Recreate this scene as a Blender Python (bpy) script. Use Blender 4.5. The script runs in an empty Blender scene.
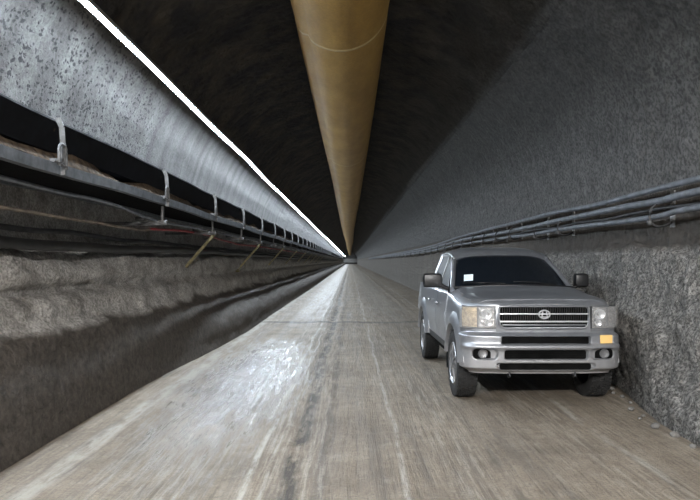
import bpy, bmesh, math, random
from mathutils import Vector, Matrix, noise
random.seed(7)
PI = math.pi
COL = bpy.context.scene.collection
H = 1.6            # eye height of the photographer
F = 640.0          # focal length in pixels of a 700 px wide frame

# ------------------------------------------------------------------ helpers
def tag(o, label=None, cat=None, group=None, kind=None):
    if label: o['label'] = label
    if cat: o['category'] = cat
    if group: o['group'] = group
    if kind: o['kind'] = kind
    return o

def link(name, bm, mat, parent=None, smooth=35, label=None):
    me = bpy.data.meshes.new(name)
    bmesh.ops.recalc_face_normals(bm, faces=bm.faces) if not getattr(bm, 'keepn', False) else None
    bm.to_mesh(me); bm.free()
    for m in (mat if isinstance(mat, (list, tuple)) else [mat]): me.materials.append(m)
    if smooth:
        me.polygons.foreach_set('use_smooth', [True]*len(me.polygons))
        me.set_sharp_from_angle(angle=math.radians(smooth))
    o = bpy.data.objects.new(name, me); COL.objects.link(o)
    if parent: o.parent = parent
    if label: o['label'] = label
    return o

def empty(name, loc=(0, 0, 0), rz=0):
    o = bpy.data.objects.new(name, None); COL.objects.link(o)
    o.location = loc; o.rotation_euler = (0, 0, rz); o.empty_display_size = .2
    return o

def copy_tree(o, parent=None):
    c = o.copy(); COL.objects.link(c)
    if parent: c.parent = parent
    for ch in list(o.children): copy_tree(ch, c)
    return c

def box(bm, c, s, bev=0.0, rot=None):
    r = bmesh.ops.create_cube(bm, size=1)
    vs = r['verts']
    for v in vs: v.co = Vector((v.co.x*s[0], v.co.y*s[1], v.co.z*s[2]))
    if bev:
        es = list({e for v in vs for e in v.link_edges})
        g = bmesh.ops.bevel(bm, geom=es, offset=bev, segments=2, affect='EDGES', profile=.7)
        vs = list({v for f in g['faces'] for v in f.verts} | {v for v in vs if v.is_valid})
    M = Matrix.Translation(Vector(c))
    if rot is not None: M = M @ rot.to_4x4()
    for v in vs: v.co = M @ v.co
    return vs

def frame_of(d, up=Vector((0, 0, 1))):
    d = d.normalized()
    if abs(d.dot(up)) > .98: up = Vector((1, 0, 0))
    a = d.cross(up).normalized(); b = a.cross(d).normalized()
    return a, b

def tube(bm, pts, r, n=10, cap=True, ry=None, up=Vector((0, 0, 1))):
    """round (or elliptical: ry) tube along pts; r may be a list"""
    pts = [Vector(p) for p in pts]; rings = []
    for i, p in enumerate(pts):
        d = (pts[min(i+1, len(pts)-1)]-pts[max(i-1, 0)])
        a, b = frame_of(d, up)
        rr = r[i] if isinstance(r, (list, tuple)) else r
        r2 = ry if ry else rr
        rings.append([bm.verts.new(p+a*math.cos(2*PI*k/n)*rr+b*math.sin(2*PI*k/n)*r2) for k in range(n)])
    for i in range(len(rings)-1):
        for k in range(n):
            bm.faces.new((rings[i][k], rings[i][(k+1) % n], rings[i+1][(k+1) % n], rings[i+1][k]))
    if cap:
        bm.faces.new(rings[0][::-1]); bm.faces.new(rings[-1])
    return rings

def bar(bm, p, q, w, h, up=Vector((0, 0, 1)), bev=0):
    p, q = Vector(p), Vector(q); d = q-p; a, b = frame_of(d, up)
    R = Matrix((a, d.normalized(), b)).transposed()
    return box(bm, (p+q)/2, (w, d.length, h), bev, R)

def lathe_x(bm, prof, n=48, c=(0, 0, 0), closed=True, a0=0, a1=2*PI):
    """revolve a profile of (x, r) about the X axis through c"""
    full = abs(a1-a0-2*PI) < 1e-6; m = n if full else n+1
    rings = []
    for k in range(m):
        a = a0+(a1-a0)*k/n
        rings.append([bm.verts.new((c[0]+x, c[1]+r*math.cos(a), c[2]+r*math.sin(a))) for x, r in prof])
    for k in range(n):
        A = rings[k]; B = rings[(k+1) % m]
        for i in range(len(prof)-(0 if closed else 1)):
            j = (i+1) % len(prof)
            bm.faces.new((A[i], A[j], B[j], B[i]))
    return rings

def extrude_y(bm, prof, ys, closed=True, jig=None):
    """run an (x,z) outline along y"""
    rings = [[bm.verts.new((x+(jig(y)[0] if jig else 0), y, z+(jig(y)[1] if jig else 0))) for x, z in prof] for y in ys]
    n = len(prof)
    for i in range(len(ys)-1):
        for k in range(n if closed else n-1):
            bm.faces.new((rings[i][k], rings[i][(k+1) % n], rings[i+1][(k+1) % n], rings[i+1][k]))
    if closed: bm.faces.new(rings[0]); bm.faces.new(rings[-1][::-1])
    return rings

def grid(bm, P):
    """P: rows of points"""
    R = [[bm.verts.new(p) for p in row] for row in P]
    for i in range(len(R)-1):
        for j in range(len(R[0])-1):
            bm.faces.new((R[i][j], R[i][j+1], R[i+1][j+1], R[i+1][j]))
    return R

def thick(bm, t):
    """give an open sheet thickness (to both sides of nothing: pushes a copy inwards)"""
    bmesh.ops.recalc_face_normals(bm, faces=bm.faces)
    bmesh.ops.solidify(bm, geom=bm.faces[:], thickness=t)

def lerp(a, b, t): return a+(b-a)*t
def sstep(a, b, x):
    t = max(0., min(1., (x-a)/(b-a))); return t*t*(3-2*t)
def interp(keys, y):
    """smooth interpolation of tuples keyed on the first entry"""
    if y <= keys[0][0]: return keys[0][1:]
    if y >= keys[-1][0]: return keys[-1][1:]
    for i in range(len(keys)-1):
        a, b = keys[i], keys[i+1]
        if a[0] <= y <= b[0]:
            t = (y-a[0])/(b[0]-a[0])
            p = keys[max(i-1, 0)]; q = keys[min(i+2, len(keys)-1)]
            out = []
            for k in range(1, len(a)):
                m1 = (b[k]-p[k])/max(b[0]-p[0], 1e-6)*(b[0]-a[0]) if i > 0 else b[k]-a[k]
                m2 = (q[k]-a[k])/max(q[0]-a[0], 1e-6)*(b[0]-a[0]) if i < len(keys)-2 else b[k]-a[k]
                d = b[k]-a[k]
                if d == 0: m1 = m2 = 0
                else:
                    m1 = 0 if m1/d < 0 else math.copysign(min(abs(m1), 3*abs(d)), d)
                    m2 = 0 if m2/d < 0 else math.copysign(min(abs(m2), 3*abs(d)), d)
                t2, t3 = t*t, t*t*t
                out.append((2*t3-3*t2+1)*a[k]+(t3-2*t2+t)*m1+(-2*t3+3*t2)*b[k]+(t3-t2)*m2)
            return tuple(out)

def resample(pts, step, smooth=3):
    """Catmull-Rom through pts, then even spacing"""
    P = [Vector(p) for p in pts]; D = []
    for i in range(len(P)-1):
        p0 = P[max(i-1, 0)]; p1 = P[i]; p2 = P[i+1]; p3 = P[min(i+2, len(P)-1)]
        for k in range(smooth):
            t = k/smooth
            D.append(.5*((2*p1)+(p2-p0)*t+(2*p0-5*p1+4*p2-p3)*t*t+(3*p1-p0-3*p2+p3)*t*t*t))
    D.append(P[-1])
    L = [0]
    for i in range(1, len(D)): L.append(L[-1]+(D[i]-D[i-1]).length)
    n = max(2, int(round(L[-1]/step))) if step < 1 or True else 2
    out = []; j = 0
    for k in range(n+1):
        s = L[-1]*k/n
        while j < len(D)-2 and L[j+1] < s: j += 1
        t = (s-L[j])/max(L[j+1]-L[j], 1e-9)
        out.append(D[j].lerp(D[j+1], min(1, t)))
    return out

def resample_n(pts, n, smooth=6):
    o = resample(pts, 1e9, smooth) if False else None
    P = [Vector(p) for p in pts]; D = []
    for i in range(len(P)-1):
        p0 = P[max(i-1, 0)]; p1 = P[i]; p2 = P[i+1]; p3 = P[min(i+2, len(P)-1)]
        for k in range(smooth):
            t = k/smooth
            D.append(.5*((2*p1)+(p2-p0)*t+(2*p0-5*p1+4*p2-p3)*t*t+(3*p1-p0-3*p2+p3)*t*t*t))
    D.append(P[-1]); L = [0]
    for i in range(1, len(D)): L.append(L[-1]+(D[i]-D[i-1]).length)
    out = []; j = 0
    for k in range(n+1):
        s = L[-1]*k/n
        while j < len(D)-2 and L[j+1] < s: j += 1
        out.append(D[j].lerp(D[j+1], min(1, (s-L[j])/max(L[j+1]-L[j], 1e-9))))
    return out

# ------------------------------------------------------------------ materials
class N:
    def __init__(s, name):
        s.m = bpy.data.materials.new(name); s.m.use_nodes = True
        s.t = s.m.node_tree; s.b = s.t.nodes['Principled BSDF']; s.out = s.t.nodes['Material Output']
        s._co = None
    def n(s, k, **kw):
        nd = s.t.nodes.new(k)
        for a, v in kw.items(): setattr(nd, a, v)
        return nd
    def l(s, a, b): s.t.links.new(a, b)
    @property
    def co(s):
        if s._co is None: s._co = s.n('ShaderNodeTexCoord').outputs['Object']
        return s._co
    def map(s, scale=(1, 1, 1), loc=(0, 0, 0)):
        m = s.n('ShaderNodeMapping'); s.l(s.co, m.inputs[0])
        m.inputs['Scale'].default_value = scale; m.inputs['Location'].default_value = loc
        return m.outputs[0]
    def noise(s, scale, detail=5, rough=.6, vec=None, dist=0, out=0):
        x = s.n('ShaderNodeTexNoise'); x.inputs['Scale'].default_value = scale
        x.inputs['Detail'].default_value = detail; x.inputs['Roughness'].default_value = rough
        x.inputs['Distortion'].default_value = dist
        s.l(vec if vec is not None else s.co, x.inputs['Vector']); return x.outputs[out]
    def voro(s, scale, vec=None, feat='F1', out='Distance', rnd=1):
        x = s.n('ShaderNodeTexVoronoi', feature=feat); x.inputs['Scale'].default_value = scale
        x.inputs['Randomness'].default_value = rnd
        s.l(vec if vec is not None else s.co, x.inputs['Vector']); return x.outputs[out]
    def ramp(s, x, stops, interp='LINEAR'):
        r = s.n('ShaderNodeValToRGB'); r.color_ramp.interpolation = interp; e = r.color_ramp.elements
        while len(e) < len(stops): e.new(.5)
        for k, (p, c) in enumerate(stops):
            e[k].position = p; e[k].color = (c, c, c, 1) if isinstance(c, (int, float)) else (*c, 1)
        s.l(x, r.inputs[0]); return r.outputs[0]
    def mix(s, f, a, b, kind='MIX'):
        m = s.n('ShaderNodeMix', data_type='RGBA', blend_type=kind)
        for v, i in ((f, 0), (a, 6), (b, 7)):
            if hasattr(v, 'is_output') or hasattr(v, 'node'): s.l(v, m.inputs[i])
            elif i == 0: m.inputs[0].default_value = v
            else: m.inputs[i].default_value = (*v, 1) if not isinstance(v, (int, float)) else (v, v, v, 1)
        return m.outputs[2]
    def math(s, op, a, b=0, c=0, clamp=False):
        m = s.n('ShaderNodeMath', operation=op, use_clamp=clamp)
        for i, v in enumerate((a, b, c)):
            if hasattr(v, 'node'): s.l(v, m.inputs[i])
            else: m.inputs[i].default_value = v
        return m.outputs[0]
    def sep(s, v=None):
        x = s.n('ShaderNodeSeparateXYZ'); s.l(v if v is not None else s.co, x.inputs[0]); return x.outputs
    def mr(s, x, a, b, c=0, d=1):
        m = s.n('ShaderNodeMapRange'); s.l(x, m.inputs[0])
        for i, v in enumerate((a, b, c, d)): m.inputs[i+1].default_value = v
        return m.outputs[0]
    def bump(s, h, strength, dist=.02, prev=None):
        b = s.n('ShaderNodeBump'); b.inputs['Strength'].default_value = strength
        b.inputs['Distance'].default_value = dist; s.l(h, b.inputs['Height'])
        if prev is not None: s.l(prev, b.inputs['Normal'])
        return b.outputs[0]
    def set(s, **kw):
        for k, v in kw.items():
            i = s.b.inputs[k.replace('_', ' ')]
            if hasattr(v, 'node'): s.l(v, i)
            else: i.default_value = (*v, 1) if isinstance(v, tuple) and len(v) == 3 else v
        return s

def simple(name, col, rough=.5, metal=0., var=.12, scale=12, bump=0., coat=0., spec=None, stretch=(1, 1, 1)):
    m = N(name); v = m.map(stretch)
    f = m.noise(scale, 4, .6, v)
    dark = tuple(c*(1-var*2) for c in col); lite = tuple(min(1, c*(1+var)) for c in col)
    m.set(Base_Color=m.ramp(f, [(.3, dark), (.7, lite)]), Roughness=rough, Metallic=metal, Coat_Weight=coat, Coat_Roughness=.08)
    if spec is not None: m.b.inputs['Specular IOR Level'].default_value = spec
    if bump: m.set(Normal=m.bump(f, bump, .01))
    return m.m

def rock_left():
    m = N('left_wall_shotcrete'); X, Y, Z = m.sep()
    big = m.noise(1.3, 4, .6)
    st = m.map((.6, 4.0, 1.0))
    streak = m.noise(1.1, 4, .6, m.map((.3, 2.2, .25)))
    fine = m.noise(22, 6, .7)
    up = m.mix(m.ramp(streak, [(.38, 0.), (.62, 1.)]), (.105, .102, .098), (.175, .171, .165))
    up = m.mix(m.math('MULTIPLY', m.ramp(fine, [(.35, 1.), (.6, 0.)]), .45), up, (.03, .029, .028))
    # pitted pockets on the near stretch of sprayed concrete
    pv = m.map((1, .75, 1))
    wv = m.n('ShaderNodeVectorMath', operation='MULTIPLY_ADD'); m.l(m.noise(16, 3, .6, None, 0, 1), wv.inputs[0]); wv.inputs[1].default_value = (.09, .09, .09)
    m.l(pv, wv.inputs[2])
    vn = m.n('ShaderNodeTexVoronoi'); vn.inputs['Scale'].default_value = 23; m.l(wv.outputs[0], vn.inputs['Vector'])
    pick = m.sep(vn.outputs['Color'])[0]                      # pits differ in size, and some cells have none
    size = m.math('ADD', m.math('MULTIPLY', pick, .50), m.math('MULTIPLY', m.math('SUBTRACT', m.noise(2.5, 3, .6), .5), .5))
    pn = m.math('SUBTRACT', size, vn.outputs['Distance'])
    near = m.mr(m.math('ADD', Y, m.math('MULTIPLY', big, 1.6)), 10.6, 11.6, 1., .15)
    pit = m.math('MULTIPLY', m.mr(pn, -.06, .03), near)
    up = m.mix(m.math('MULTIPLY', pit, .92), up, (.035, .035, .037))
    # dry grey bank
    bank = m.mix(m.ramp(m.noise(3.2, 6, .7), [(.35, 0.), (.65, 1.)]), (.30, .285, .265), (.66, .64, .61))
    bank = m.mix(m.math('MULTIPLY', m.ramp(m.noise(34, 4, .7), [(.4, 1.), (.6, 0.)]), .6), bank, (.08, .075, .07))
    # wet muddy foot of the bank, the shade there painted into its colour
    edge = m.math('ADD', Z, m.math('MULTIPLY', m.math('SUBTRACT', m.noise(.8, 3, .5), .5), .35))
    wet_shade = m.mr(edge, .86, .93, 1., 0.)
    wet = m.mix(m.ramp(m.noise(14, 7, .75), [(.35, 0.), (.65, 1.)]), (.03, .026, .022), (.115, .098, .084))  # wet mud colour, darkened to paint in the shade
    low = m.mix(wet_shade, bank, wet)
    # slightly darker strip behind the conveyor
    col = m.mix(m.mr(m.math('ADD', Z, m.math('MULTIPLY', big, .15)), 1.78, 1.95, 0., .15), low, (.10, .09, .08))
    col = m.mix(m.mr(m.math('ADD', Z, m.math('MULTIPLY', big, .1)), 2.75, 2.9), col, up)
    m.set(Base_Color=col, Roughness=m.mix(wet_shade, .9, .7))
    h = m.math('SUBTRACT', m.math('ADD', m.noise(9, 8, .7), m.math('MULTIPLY', fine, .35)), m.math('MULTIPLY', pit, .9))
    m.set(Normal=m.bump(h, .9, .035)); return m.m

def roof_look(m, X, fine, mid, b):
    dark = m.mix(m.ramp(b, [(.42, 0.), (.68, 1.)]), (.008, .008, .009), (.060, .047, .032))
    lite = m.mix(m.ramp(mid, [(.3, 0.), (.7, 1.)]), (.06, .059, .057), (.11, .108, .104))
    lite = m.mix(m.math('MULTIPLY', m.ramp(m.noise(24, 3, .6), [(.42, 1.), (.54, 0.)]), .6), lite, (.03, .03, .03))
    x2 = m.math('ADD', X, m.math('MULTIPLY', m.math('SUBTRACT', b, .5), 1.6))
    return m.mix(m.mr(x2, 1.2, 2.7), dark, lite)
def rough_height(m, fine):
    lump = m.voro(10, None, 'SMOOTH_F1')
    return m.math('ADD', m.math('MULTIPLY', lump, -1.), m.math('ADD', m.noise(9, 8, .72), m.math('MULTIPLY', fine, .35)))

def rock_right():
    m = N('right_wall_shotcrete'); X, Y, Z = m.sep()
    fine = m.noise(30, 6, .7); mid = m.noise(6, 5, .6); big = m.noise(1.6, 6, .65)
    a = m.mix(m.ramp(mid, [(.3, 0.), (.7, 1.)]), (.13, .128, .125), (.24, .237, .23))
    a = m.mix(m.math('MULTIPLY', m.ramp(m.noise(24, 3, .6), [(.42, 1.), (.54, 0.)]), .6), a, (.04, .04, .04))
    br = m.mix(m.noise(2.2, 5, .6, m.map((1, 2.5, .4))), (.05, .043, .037), (.125, .109, .094))  # older brown shotcrete under the pipes, darkened further for their shade
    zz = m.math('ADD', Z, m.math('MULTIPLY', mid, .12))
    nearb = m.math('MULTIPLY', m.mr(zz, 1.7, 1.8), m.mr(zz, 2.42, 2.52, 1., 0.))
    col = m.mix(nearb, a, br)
    lowf = m.math('MULTIPLY', m.mr(zz, 2.3, 2.45, 1., 0.), m.mr(Y, 12, 16))
    col = m.mix(lowf, col, m.mix(m.noise(2.2, 5, .6, m.map((1, .8, .4))), (.09, .078, .066), (.26, .232, .20)))
    be = m.mix(m.ramp(m.noise(13, 6, .78), [(.36, 0.), (.62, 1.)]), (.09, .087, .082), (.44, .42, .39))
    be = m.mix(m.ramp(m.noise(38, 4, .65), [(.42, .85), (.54, 0.)]), be, (.05, .047, .043))
    bm_ = m.math('MULTIPLY', m.mr(zz, 1.75, 1.85, 1., 0.), m.mr(Y, 11.5, 16, 1., .25))
    col = m.mix(bm_, col, be)
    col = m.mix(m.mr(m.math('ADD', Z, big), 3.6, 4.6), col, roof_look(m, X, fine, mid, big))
    m.set(Base_Color=col, Roughness=.88)
    m.set(Normal=m.bump(rough_height(m, fine), 1., .075)); return m.m

def rock_ceiling():
    m = N('dark_rock'); X, Y, Z = m.sep()
    b = m.noise(1.6, 6, .65); f = m.noise(30, 6, .7); mid = m.noise(6, 5, .6)
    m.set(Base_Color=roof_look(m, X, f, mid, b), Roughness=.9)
    m.set(Normal=m.bump(rough_height(m, f), 1., .055)); return m.m

def mud_floor():
    m = N('wet_mud'); X, Y, Z = m.sep()
    b = m.noise(.9, 5, .6); st = m.noise(1.0, 7, .7, m.map((5, .30, 1)), .3)
    st2 = m.noise(1.0, 7, .72, m.map((26, 1.3, 1)), .2); f = m.noise(46, 6, .75); mo = m.noise(6, 8, .72)
    c = m.mix(m.ramp(b, [(.35, 0.), (.65, 1.)]), (.20, .162, .120), (.32, .265, .20))
    c = m.mix(m.math('MULTIPLY', m.ramp(st, [(.34, 1.), (.5, 0.)]), .5), c, (.095, .078, .064))
    c = m.mix(m.math('MULTIPLY', m.ramp(mo, [(.38, 1.), (.52, 0.)]), .45), c, (.16, .125, .095))
    c = m.mix(m.math('MULTIPLY', m.ramp(mo, [(.55, 0.), (.66, 1.)]), .35), c, (.42, .38, .32))
    # bands scraped along the drive
    bands = m.ramp(m.noise(1.0, 3, .5, m.map((1.7, .05, 1))), [(.44, 0.), (.56, 1.)])
    c = m.mix(m.math('MULTIPLY', m.math('MULTIPLY', m.ramp(st2, [(.50, 0.), (.60, 1.)]), bands), .6), c, (.44, .395, .33))
    c = m.mix(m.math('MULTIPLY', m.ramp(st2, [(.38, 1.), (.48, 0.)]), .4), c, (.09, .075, .06))
    c = m.mix(m.math('MULTIPLY', m.ramp(f, [(.38, 1.), (.52, 0.)]), .45), c, (.08, .067, .055))
    wob = m.math('MULTIPLY', m.math('SUBTRACT', m.noise(.35, 2, .5), .5), .25)
    brk = m.ramp(m.noise(3, 6, .75, m.map((2, .5, 1))), [(.40, 0.), (.56, 1.)])
    def line(x0, w, k=1.):   # a band running along the drive at x0
        d = m.math('ABSOLUTE', m.math('SUBTRACT', m.math('ADD', X, wob), x0))
        return m.math('MULTIPLY', m.mr(d, w*.4, w, 1., 0.), k)
    for x0, w_, k_, cc in ((-.44, .10, .9, (.05, .042, .035)), (-.20, .06, .6, (.07, .058, .048)), (-.75, .035, .7, (.55, .52, .47)), (-.62, .02, .6, (.5, .47, .42)),
                           (.42, .03, .5, (.5, .47, .42)), (-2.25, .12, .7, (.42, .39, .34)), (1.15, .05, .5, (.09, .075, .06)), (2.3, .05, .5, (.48, .45, .40))):
        c = m.mix(m.math('MULTIPLY', line(x0, w_, k_), brk), c, cc)
    # dark joint crossing the drive
    j = m.mr(m.math('ABSOLUTE', m.math('SUBTRACT', m.math('ADD', Y, m.math('MULTIPLY', b, .5)), 17.1)), .1, .35, .7, 0.)
    c = m.mix(j, c, (.05, .043, .036))
    # wet patch in the left wheel track, and wet tracks further on, paled to paint in their glare
    px = m.math('DIVIDE', m.math('ADD', X, 1.38), .60); py = m.math('DIVIDE', m.math('SUBTRACT', Y, 8.9), 3.2)
    r = m.math('ADD', m.math('MULTIPLY', px, px), m.math('MULTIPLY', py, py))
    sp = m.noise(2.6, 9, .80, m.map((6, .55, 1)), .3)
    patch = m.mr(m.math('ADD', r, m.math('MULTIPLY', m.math('SUBTRACT', sp, .5), 9.0)), .3, 2.2, 1., 0.)
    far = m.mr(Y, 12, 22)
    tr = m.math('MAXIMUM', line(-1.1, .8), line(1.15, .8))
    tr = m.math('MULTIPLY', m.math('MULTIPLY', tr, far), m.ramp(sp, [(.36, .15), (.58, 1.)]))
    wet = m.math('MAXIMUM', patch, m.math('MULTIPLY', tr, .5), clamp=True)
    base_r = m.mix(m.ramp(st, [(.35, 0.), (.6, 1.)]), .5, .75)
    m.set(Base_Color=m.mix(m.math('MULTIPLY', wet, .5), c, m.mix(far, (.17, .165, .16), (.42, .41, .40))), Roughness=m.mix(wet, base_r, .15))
    h = m.math('ADD', m.math('MULTIPLY', st2, .7), m.math('ADD', m.math('MULTIPLY', f, .3), m.math('MULTIPLY', mo, .8)))
    nb = m.bump(h, .8, .035); m.l(m.mr(wet, 0, 1, .8, .28), nb.node.inputs['Strength'])
    m.set(Normal=nb); return m.m

def duct_mat():
    m = N('mustard_duct_fabric'); X, Y, Z = m.sep()
    a = m.noise(2.5, 5, .6, m.map((1.5, .5, 1.5))); f = m.noise(30, 4, .6)
    c = m.mix(m.ramp(a, [(.3, 0.), (.7, 1.)]), (.30, .165, .022), (.44, .265, .055))
    c = m.mix(m.math('MULTIPLY', m.ramp(f, [(.4, 1.), (.6, 0.)]), .25), c, (.14, .08, .02))
    m.set(Base_Color=c, Roughness=.55)
    m.set(Normal=m.bump(m.noise(5, 4, .6, m.map((1, .35, 1))), .35, .03)); return m.m

def paint():
    m = N('dusty_silver_paint')
    d = m.noise(7, 5, .6); X, Y, Z = m.sep()
    low = m.mr(m.math('ADD', Z, m.math('MULTIPLY', d, .35)), .45, 1.0, .55, .0)
    c = m.mix(m.ramp(d, [(.3, 0.), (.7, 1.)]), (.29, .302, .325), (.375, .388, .415))
    c = m.mix(low, c, (.26, .23, .20))
    m.set(Base_Color=c, Metallic=m.mr(low, 0, .55, .72, .3), Roughness=m.math('ADD', m.math('MULTIPLY', d, .12), m.mr(low, 0, .55, .27, .5)), Coat_Weight=.35, Coat_Roughness=.12)
    return m.m

def glass(name, tint, transp, rough=.03):
    m = N(name); m.set(Base_Color=tint, Roughness=rough)
    m.b.inputs['Specular IOR Level'].default_value = .15 if 'side' in name else .7
    t = m.n('ShaderNodeBsdfTransparent'); t.inputs[0].default_value = (*[min(1, .35+x*2) for x in tint], 1)
    mx = m.n('ShaderNodeMixShader'); sm = m.noise(9, 3, .5)
    m.l(m.mr(sm, .2, .8, transp-.08, transp+.08), mx.inputs[0]); m.l(m.b.outputs[0], mx.inputs[1]); m.l(t.outputs[0], mx.inputs[2])
    m.l(mx.outputs[0], m.out.inputs[0]); return m.m

def emit(name, col, s):
    m = N(name); m.set(Base_Color=(.9, .9, .9), Emission_Color=col, Emission_Strength=s)
    return m.m

M = dict(
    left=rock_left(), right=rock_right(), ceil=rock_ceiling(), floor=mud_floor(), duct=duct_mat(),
    paint=paint(),
    seam=simple('duct_seam_tape', (.50, .37, .17), .5, 0, .1),
    wire=simple('hanger_wire', (.10, .10, .10), .5, .6),
    galv=simple('galvanised_steel', (.23, .25, .275), .5, .55, .22, 9),
    galv2=simple('pale_galvanised_strap', (.125, .125, .125), .55, .35, .25, 18),
    rust=simple('rusty_grime', (.075, .055, .038), .95, 0, .45, 16, .4, spec=.1),
    yel=simple('yellow_painted_strut', (.34, .29, .15), .65, .1, .3, 14),
    belt=simple('black_rubber_belt', (.005, .0055, .007), .9, 0, .3, 6, .1, spec=.12),
    rubber=simple('black_hose_rubber', (.016, .016, .016), .55, 0, .3, 6),
    cab_g=simple('grey_cable_sheath', (.165, .18, .205), .5, 0, .25, 7, .15),
    cab_d=simple('dark_cable_sheath', (.05, .05, .052), .6, 0, .3, 7),
    cab_b=simple('brown_dusty_cable', (.20, .165, .13), .8, 0, .3, 7, .3),
    cab_r=simple('red_cable_sheath', (.30, .025, .03), .5, 0, .2, 7),
    alu=simple('led_channel_aluminium', (.30, .31, .33), .4, .7, .1),
    blackp=simple('black_textured_plastic', (.012, .012, .013), .38, 0, .2, 30),
    darkp=simple('dark_grey_plastic', (.035, .036, .038), .6, 0, .2, 20),
    void=simple('dark_underbody', (.006, .006, .006), .95, 0, .3, 9, spec=.08),
    tyre=simple('tyre_rubber', (.020, .0195, .019), .8, 0, .35, 14, .2),
    alloy=simple('alloy_wheel_metal', (.36, .36, .37), .38, .8, .2, 12),
    chrome=simple('chrome_trim', (.84, .85, .87), .28, .65, .06, 6),
    reflect=simple('lamp_reflector', (.62, .61, .60), .25, .9, .5, 30, .8),
    amber=simple('amber_lamp_reflector', (.85, .60, .36), .35, .5, .3, 26, .6),
    amberlens=simple('amber_lamp_lens', (.80, .42, .10), .25, .1, .25, 40, .4),
    redlens=simple('red_lamp_lens', (.35, .02, .02), .2, 0, .1, 20),
    seat=simple('dark_seat_fabric', (.028, .028, .032), .85, 0, .2, 30),
    rectangle=simple('white_rectangle', (.80, .90, .95), .5, 0, .04, 8),
    stone=simple('grey_stone', (.20, .19, .175), .9, 0, .35, 18, .5),
    bolt=simple('bolt_plate_steel', (.34, .34, .34), .6, .5, .3, 14),
    glass=glass('tinted_windscreen_glass', (.012, .016, .022), .42),
    sglass=glass('dusty_side_glass', (.006, .007, .009), .25, .45),
    lens=glass('clear_lamp_lens', (.5, .5, .5), .80, .05),
)
M['led'] = emit('led_diffuser', (.78, .89, 1.0), 150.)
M['fill'] = emit('fill_lamp_glass', (1., .98, .96), 1300.)  # glow of the lamps added as fill light
M['amberlens'] = emit('amber_lamp_lens', (1., .62, .22), .22)
M['amberlens'].node_tree.nodes['Principled BSDF'].inputs['Base Color'].default_value = (.60, .40, .15, 1)

# ------------------------------------------------------------------ tunnel shell
YS = [-14+.5*i for i in range(34)]
y = 3.0
while y < 320: YS.append(y); y += max(.05, .0125*y) if y < 150 else 8
YS.append(320.)

def fr(x, y, z, o=5): return noise.fractal(Vector((x, y, z)), .9, 2.1, o)

def left_profile(y):
    w = .10*fr(0, y*.18, 3.3, 3)
    c = .5+.5*math.tanh(2*fr(1.7, y*.3, 0, 3)+.4)          # depth of the groove in the bank
    b = 2.66-.34*sstep(7, 15, y)-.1*sstep(20, 40, y)
    return [(-b, -.03), (-b-.04, .10), (-b-.09+w*.3, .45), (-2.84+w*.3, .84), (-2.95+w, .97), (-3.02+w, 1.18),
            (-3.10-.07*c+w, 1.30), (-3.06+w, 1.42), (-3.12+w, 1.66), (-3.36, 1.82), (-3.42, 2.3), (-3.42, 2.8),
            (-3.33, 3.3), (-3.14, 3.85), (-2.86, 4.36)]
def right_profile(y):
    g = 1-sstep(12.5, 18, y)                                # the berm dies out beyond the truck
    base = interp([(-14, 2.95), (5, 2.98), (6.7, 3.12), (8.3, 3.42), (12, 3.58), (18, 3.55), (150, 3.5)], y)[0]
    w = .10*fr(4.1, y*.35, 1.3, 3)
    bt = 1.70+.16*fr(0.3, y*.5, 7.7, 3)+.08*sstep(7, 9, y)-.08*sstep(9.5, 11, y)
    return [(base, -.03), (base+.05, .25), (lerp(3.58, 3.30+w, g), .75), (lerp(3.6, 3.44+w, g), 1.25),
            (lerp(3.62, 3.52+w*.6, g), lerp(1.7, bt-.06, g)), (lerp(3.64, 3.66, g), lerp(1.8, bt+.04, g)),
            (3.66, 2.05), (3.66, 2.5), (3.60, 3.0), (3.42, 3.6), (3.12, 4.18), (2.70, 4.70), (2.62, 4.78)]
def ceil_profile(y):
    return [(-2.86, 4.36), (-2.5, 4.80), (-1.9, 5.3), (-1.0, 5.70), (0, 5.85), (1.0, 5.72), (1.9, 5.38), (2.54, 4.86), (2.62, 4.78)]

def shell(name, prof, n, amp, mat):
    bm = bmesh.new(); P = []
    for yy in YS:
        pts = resample_n([(p[0], 0, p[1]) for p in prof(yy)], n)
        row = []
        for k, p in enumerate(pts):
            a = pts[min(k+1, n)]-pts[max(k-1, 0)]; nn = Vector((a.z, 0, -a.x)).normalized()
            tt = sstep(3.0, 3.6, p.z); nn = nn.lerp(Vector((p.x, 0, p.z-2.6)).normalized(), tt)
            e = 1 if p.z > 3.5 else min(1, min(k, n-k)/3.)
            row.append(Vector((p.x, yy, p.z))+nn*amp(yy, p)*e)
        P.append(row)
    grid(bm, P)
    o = link(name, bm, mat, smooth=80); o['kind'] = 'structure'
    f = o.data.polygons[len(o.data.polygons)//2]
    if f.normal.dot(Vector((0, f.center.y, 2.5))-f.center) < 0: o.data.flip_normals()
    md = o.modifiers.new('thickness', 'SOLIDIFY'); md.thickness = .25; md.offset = -1
    return o

def amp_up(y, p): return .06*fr(p.x*.8, y*.6, p.z*.8)+.020*fr(p.x*7, y*7, p.z*7, 4)
def amp_l(y, p):
    a = .035*fr(p.x*2, y*1.6, p.z*2)+.018*fr(p.x*7, y*7, p.z*7, 3)
    if p.z < 1.75: a = a*1.7+.03*fr(p.x*2, y*.9, p.z*5, 3)
    if p.z < .85: a *= .5
    return lerp(a, amp_up(y, p), sstep(3.6, 4.3, p.z))
def amp_r(y, p):
    k = 2.6 if (p.z < 1.85 and y < 15) else 1.0
    if 1.85 < p.z < 2.6: k = .6
    a = k*(.022*fr(p.x*2, y*1.8, p.z*2)+.020*fr(p.x*7, y*7, p.z*7, 4))
    return lerp(a, amp_up(y, p), sstep(3.4, 4.5, p.z))
amp_c = amp_up

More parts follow.
